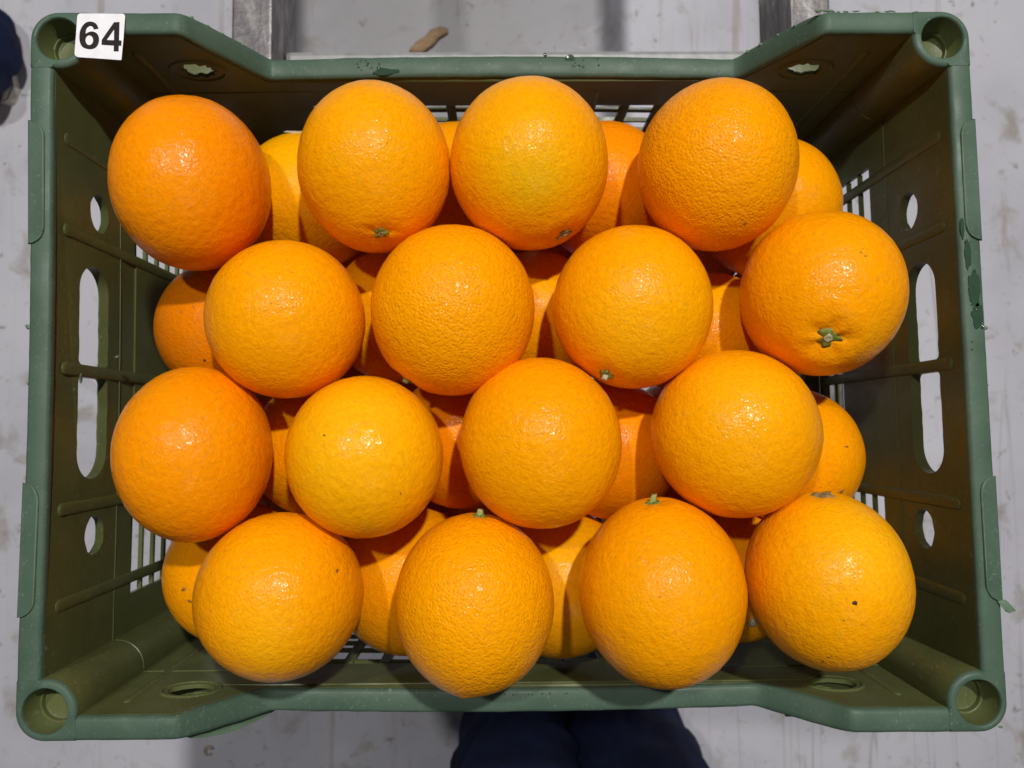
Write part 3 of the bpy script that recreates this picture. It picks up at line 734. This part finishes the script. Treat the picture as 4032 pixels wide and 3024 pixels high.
for x in (-.2010, .2475):
    for y in (-.13, .80): spart('stand_leg', (.030, .030, .634), (x, y, -.583), STEEL)

# ------------------------------------------------------------------ floor
def make_floor():
    m, nt, p = mat('painted_concrete'); L = nt.links.new; co = objco(nt)
    n = noisen(nt, co, 2.2, 6, .6, .2); c = ramp(nt, n, [(0.3, (.55, .545, .605)), (0.5, (.69, .685, .755)), (0.72, (.77, .765, .83))])
    blot = noisen(nt, co, 13, 6, .65, .5); bm_ = ramp(nt, blot, [(0.56, g(0)), (0.70, g(.7))])
    c1 = mixc(nt, bm_.outputs[0], c.outputs[0], (.36, .31, .25))
    st = noisen(nt, mapping(nt, co, (30, 2.2, 1)), 1.0, 6, .7, .4); sm_ = ramp(nt, st, [(0.60, g(0)), (0.68, g(.6))])
    c2 = mixc(nt, sm_.outputs[0], c1, (.42, .35, .30))
    # thin drag scratches, mostly on the right
    sc = nd(nt, 'ShaderNodeTexNoise', Scale=1.0, Detail=3.0, Roughness=.5); L(mapping(nt, co, (11, .35, 1)), sc.inputs['Vector'])
    ln = ramp(nt, sc.outputs[0], [(0.575, g(0)), (0.582, g(.5)), (0.589, g(0))])
    ln2 = ramp(nt, sc.outputs[0], [(0.475, g(0)), (0.480, g(.45)), (0.485, g(0))])
    ar = ramp(nt, noisen(nt, co, .9, 2, .5), [(0.46, g(0)), (0.56, g(1))])
    sepx = nt.nodes.new('ShaderNodeSeparateXYZ'); L(co, sepx.inputs[0]); rx = ramp(nt, sepx.outputs[0], [(0.30, g(.12)), (0.42, g(1))])
    def mul(a, b):
        q = nt.nodes.new('ShaderNodeMath'); q.operation = 'MULTIPLY'; L(a, q.inputs[0]); L(b, q.inputs[1]); return q.outputs[0]
    c3 = mixc(nt, mul(ln.outputs[0], rx.outputs[0]), c2, (.22, .17, .15)); c3 = mixc(nt, mul(ln2.outputs[0], mul(rx.outputs[0], ar.outputs[0])), c3, (.25, .19, .16))
    sp = ramp(nt, noisen(nt, co, 42, 5, .65, .5), [(0.62, g(0)), (0.70, g(.75))]); c4 = mixc(nt, sp.outputs[0], c3, (.26, .21, .17))
    # grey-brown stain beyond the crate, with dark cast shadow painted into its colour
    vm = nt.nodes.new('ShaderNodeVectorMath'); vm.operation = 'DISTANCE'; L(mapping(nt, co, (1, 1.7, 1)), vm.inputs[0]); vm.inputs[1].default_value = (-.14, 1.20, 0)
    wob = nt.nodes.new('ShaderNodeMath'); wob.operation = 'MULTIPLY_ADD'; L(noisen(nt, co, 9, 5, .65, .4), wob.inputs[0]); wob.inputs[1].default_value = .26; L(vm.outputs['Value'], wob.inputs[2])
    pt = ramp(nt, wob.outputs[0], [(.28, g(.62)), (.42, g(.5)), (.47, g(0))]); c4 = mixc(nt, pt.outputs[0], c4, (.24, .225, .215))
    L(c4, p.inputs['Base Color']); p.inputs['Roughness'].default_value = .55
    L(bump(nt, noisen(nt, co, 30, 5, .6), .3, .003), p.inputs['Normal']); return m
bm = bmesh.new(); bmesh.ops.create_grid(bm, x_segments=8, y_segments=8, size=3.0)
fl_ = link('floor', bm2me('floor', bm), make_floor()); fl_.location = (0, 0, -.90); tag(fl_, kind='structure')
# scrap of wood, curled peel, lying on the floor
WOOD = simple('dry_wood', (.46, .30, .17), .8, var=(.30, .19, .10), scale=70, bstr=.5, bdist=.002)
rg = []
for t in np.linspace(0, 1, 9):
    w_ = .013 + .004 * noise.noise(V((t * 4, 1, 0))) - (.005 if t in (0, 1) else 0)
    c = V((-.040 * (t - .5) * 2 * .5, -.085 * (t - .5), .008 + .002 * math.sin(t * 3)))
    rg.append([c + V((w_ * math.cos(a), 0, .006 * math.sin(a))) for a in np.linspace(0, 2 * math.pi, 10, endpoint=False)])
vs, fs = loft(rg); w1 = link('wood_chip', fix(pyme('wood_chip', vs, fs)), WOOD); w1.location = (-.128, .655, -.90); w1.rotation_euler = (0, 0, -.15); w1.scale = (1.1, .62, .8)
tag(w1, 'brown splinter of wood lying on the floor beyond the crate', 'wood chip')
PEEL = simple('pale_peel', (.62, .52, .40), .7, var=(.40, .30, .20), scale=200)
rg = []
for t in np.linspace(0, 1, 14):
    a = math.radians(30 + 290 * t); c = V((.0065 * math.cos(a), .0065 * math.sin(a), .004)); w_ = .0030 * (1 - .5 * t)
    rg.append([c + V((w_ * math.cos(b) * math.cos(a), w_ * math.cos(b) * math.sin(a), w_ * math.sin(b))) for b in np.linspace(0, 2 * math.pi, 8, endpoint=False)])
vs, fs = loft(rg); w2 = link('dried_curl', fix(pyme('dried_curl', vs, fs)), PEEL); w2.location = (-.50, -.566, -.90)
tag(w2, 'small pale curled scrap on the floor left of the standing legs', 'scrap')

# ------------------------------------------------------------------ people (only their legs are near the frame)
def make_cloth(name, c, d):
    m, nt, p = mat(name); L = nt.links.new; co = objco(nt)
    L(ramp(nt, noisen(nt, co, 14, 4, .6), [(0.3, d), (0.7, c)]).outputs[0], p.inputs['Base Color']); p.inputs['Roughness'].default_value = .85
    p.inputs['Specular IOR Level'].default_value = .15
    b = bump(nt, noisen(nt, mapping(nt, co, (9, 9, 4)), 1.0, 4, .5, 1.2), .8, .018)
    wv = nd(nt, 'ShaderNodeTexWave', Scale=260.0); L(co, wv.inputs[0]); L(bump(nt, wv.outputs[0], .15, .0006, b), p.inputs['Normal']); return m
NAVY = make_cloth('navy_cloth', (.015, .023, .070), (.006, .009, .030))
SKINH = simple('leg_skin', (.50, .30, .20), .6)
SHOE = simple('grey_shoe', (.22, .22, .23), .7, var=(.12, .12, .13), scale=50, bstr=.4, bdist=.002)
SOLE = simple('pale_sole', (.62, .58, .52), .7, var=(.45, .42, .38), scale=40)
def tube(path, n=28, fold=0, seed=0):
    rings = []
    P = [V(p[:3]) for p in path]; R_ = [p[3:] for p in path]
    # resample
    pts = []; 
    for i in range(len(P) - 1):
        for j in range(6): t = j / 6; pts.append((P[i].lerp(P[i + 1], t), R_[i][0] + (R_[i + 1][0] - R_[i][0]) * t, R_[i][1] + (R_[i + 1][1] - R_[i][1]) * t))
    pts.append((P[-1], R_[-1][0], R_[-1][1]))
    for i, (c, rx, ry) in enumerate(pts):
        ring = []
        for k in range(n):
            a = 2 * math.pi * k / n; f = 1 + fold * noise.noise(V((math.cos(a) * 1.3 + seed, math.sin(a) * 1.3, c.z * 14 + math.cos(a) * 1.2))) - .10 * (1 - abs(noise.noise(V((math.cos(a) * 2.2 + seed, math.sin(a) * 2.2 + c.z * 5, c.z * 9))))) ** 6
            ring.append(c + V((rx * f * math.cos(a), ry * f * math.sin(a), 0)))
        rings.append(ring)
    return rings
def shoe_mesh(L_=.29, w=.052):
    up, so = [], []
    for t in np.linspace(0, 1, 15):
        y = -L_ * .32 + L_ * t; ww = w * (.72 + .28 * math.sin(math.pi * min(1, t * 1.15)) ) * (math.sqrt(max(0.02, 1 - max(0, (t - .8) / .2) ** 2)) if t > .8 else 1) * (math.sqrt(max(.05, 1 - max(0, (.12 - t) / .12) ** 2)))
        h = .095 - .055 * sm((t - .25) / .55); h *= (1 if t < .85 else 1 - 1.6 * (t - .85))
        up.append([V((ww * math.cos(a), y, .026 + max(0, math.sin(a)) * (h - .02) + min(0, math.sin(a)) * .004)) for a in np.linspace(0, 2 * math.pi, 20, endpoint=False)])
        so.append([V((ww * 1.08 * sx_, y * 1.02, z)) for sx_, z in ((-1, .001), (1, .001), (1.02, .014), (1, .028), (-1, .028), (-1.02, .014))])
    return loft(up), loft(so)
def person(name, label, loc, rz, feet, hips, top, shoe_m=None, shoe_s=1.0, back=0.0):
    """continuous leg body, trousers over it, shoes; modelled up to the waist"""
    root = bpy.data.objects.new(name, None); COL.objects.link(root); root.location = loc; root.rotation_euler = (0, 0, rz); tag(root, label, 'person')
    # body: one continuous skin-modified figure
    vs = [(0, hips[1], hips[2])]; es = []; rad = [.10]
    for (fx_, fy_) in feet:
        s = 1 if fx_ > 0 else -1; b = len(vs)
        vs += [(s * .09, hips[1], hips[2] - .07), (fx_ * .95, (fy_ + hips[1]) / 2 + .03, hips[2] * .55), (fx_, fy_, .10), (fx_, fy_ + .11, .045)]; rad += [.08, .055, .035, .03]
        es += [(0, b), (b, b + 1), (b + 1, b + 2), (b + 2, b + 3)]
    me = bpy.data.meshes.new('body'); me.from_pydata(vs, es, []); o = bpy.data.objects.new('tmp', me); COL.objects.link(o)
    o.modifiers.new('s', 'SKIN'); 
    lay = me.skin_vertices[0].data if len(me.skin_vertices) else None
    if lay:
        for q, r in zip(lay, rad): q.radius = (r, r)
        lay[0].use_root = True
    sd = o.modifiers.new('u', 'SUBSURF'); sd.levels = 2
    dg = bpy.context.evaluated_depsgraph_get(); bme = bpy.data.meshes.new_from_object(o.evaluated_get(dg)); bme.name = 'body'; bpy.data.objects.remove(o)
    link('body', bme, SKINH, root)
    tb = bmesh.new(); allv, allf = [], []
    for i, (fx_, fy_) in enumerate(feet):
        s = 1 if fx_ > 0 else -1
        path = [(fx_, fy_ - .005, .045, .088, .105), (fx_, fy_, .10, .092, .108), (fx_ * .98, fy_ * .8 + hips[1] * .2, .25, .098, .108), (fx_ * .97, (fy_ + hips[1]) / 2 + .02, .46, .100, .105), (s * .10, hips[1] * .8 + fy_ * .2, .66, .108, .115), (s * .085, hips[1], hips[2] - .04, .110, .135), (s * .08, hips[1], top, .105, .13)]
        rings = tube(path, 56, .13, i * 5 + 2)
        v_, f_ = loft(rings, cap0=False); o = len(allv); allv += v_; allf += [tuple(q + o for q in f) for f in f_]
    link('trousers', fix(pyme('trousers', allv, allf)), NAVY, root)
    (uv, uf), (sv, sf) = shoe_mesh()
    for (fx_, fy_) in feet:
        a = link('shoe', fix(pyme('shoe', uv, uf)), shoe_m or SHOE, root); a.scale = (shoe_s,) * 3; a.location = (fx_, fy_ + .02 - back, 0); a.rotation_euler = (0, 0, -.15 * (1 if fx_ > 0 else -1))
        c = link('sole', fix(pyme('sole', sv, sf)), SOLE, a, smooth=False)
    return root
person('person', 'person in dark navy trousers standing close below the crate, only legs in view', (.086, -.540, -.90), 0, [(-.072, .02), (.090, .03)], (0, -.05, .86), .95)
person('person', 'person in navy trousers and pale soled shoes at the left edge beyond the crate', (-1.032, .604, -.90), 3.5, [(-.12, .04), (.12, -.06)], (0, -.04, .86), .95, SOLE, .72, .085)
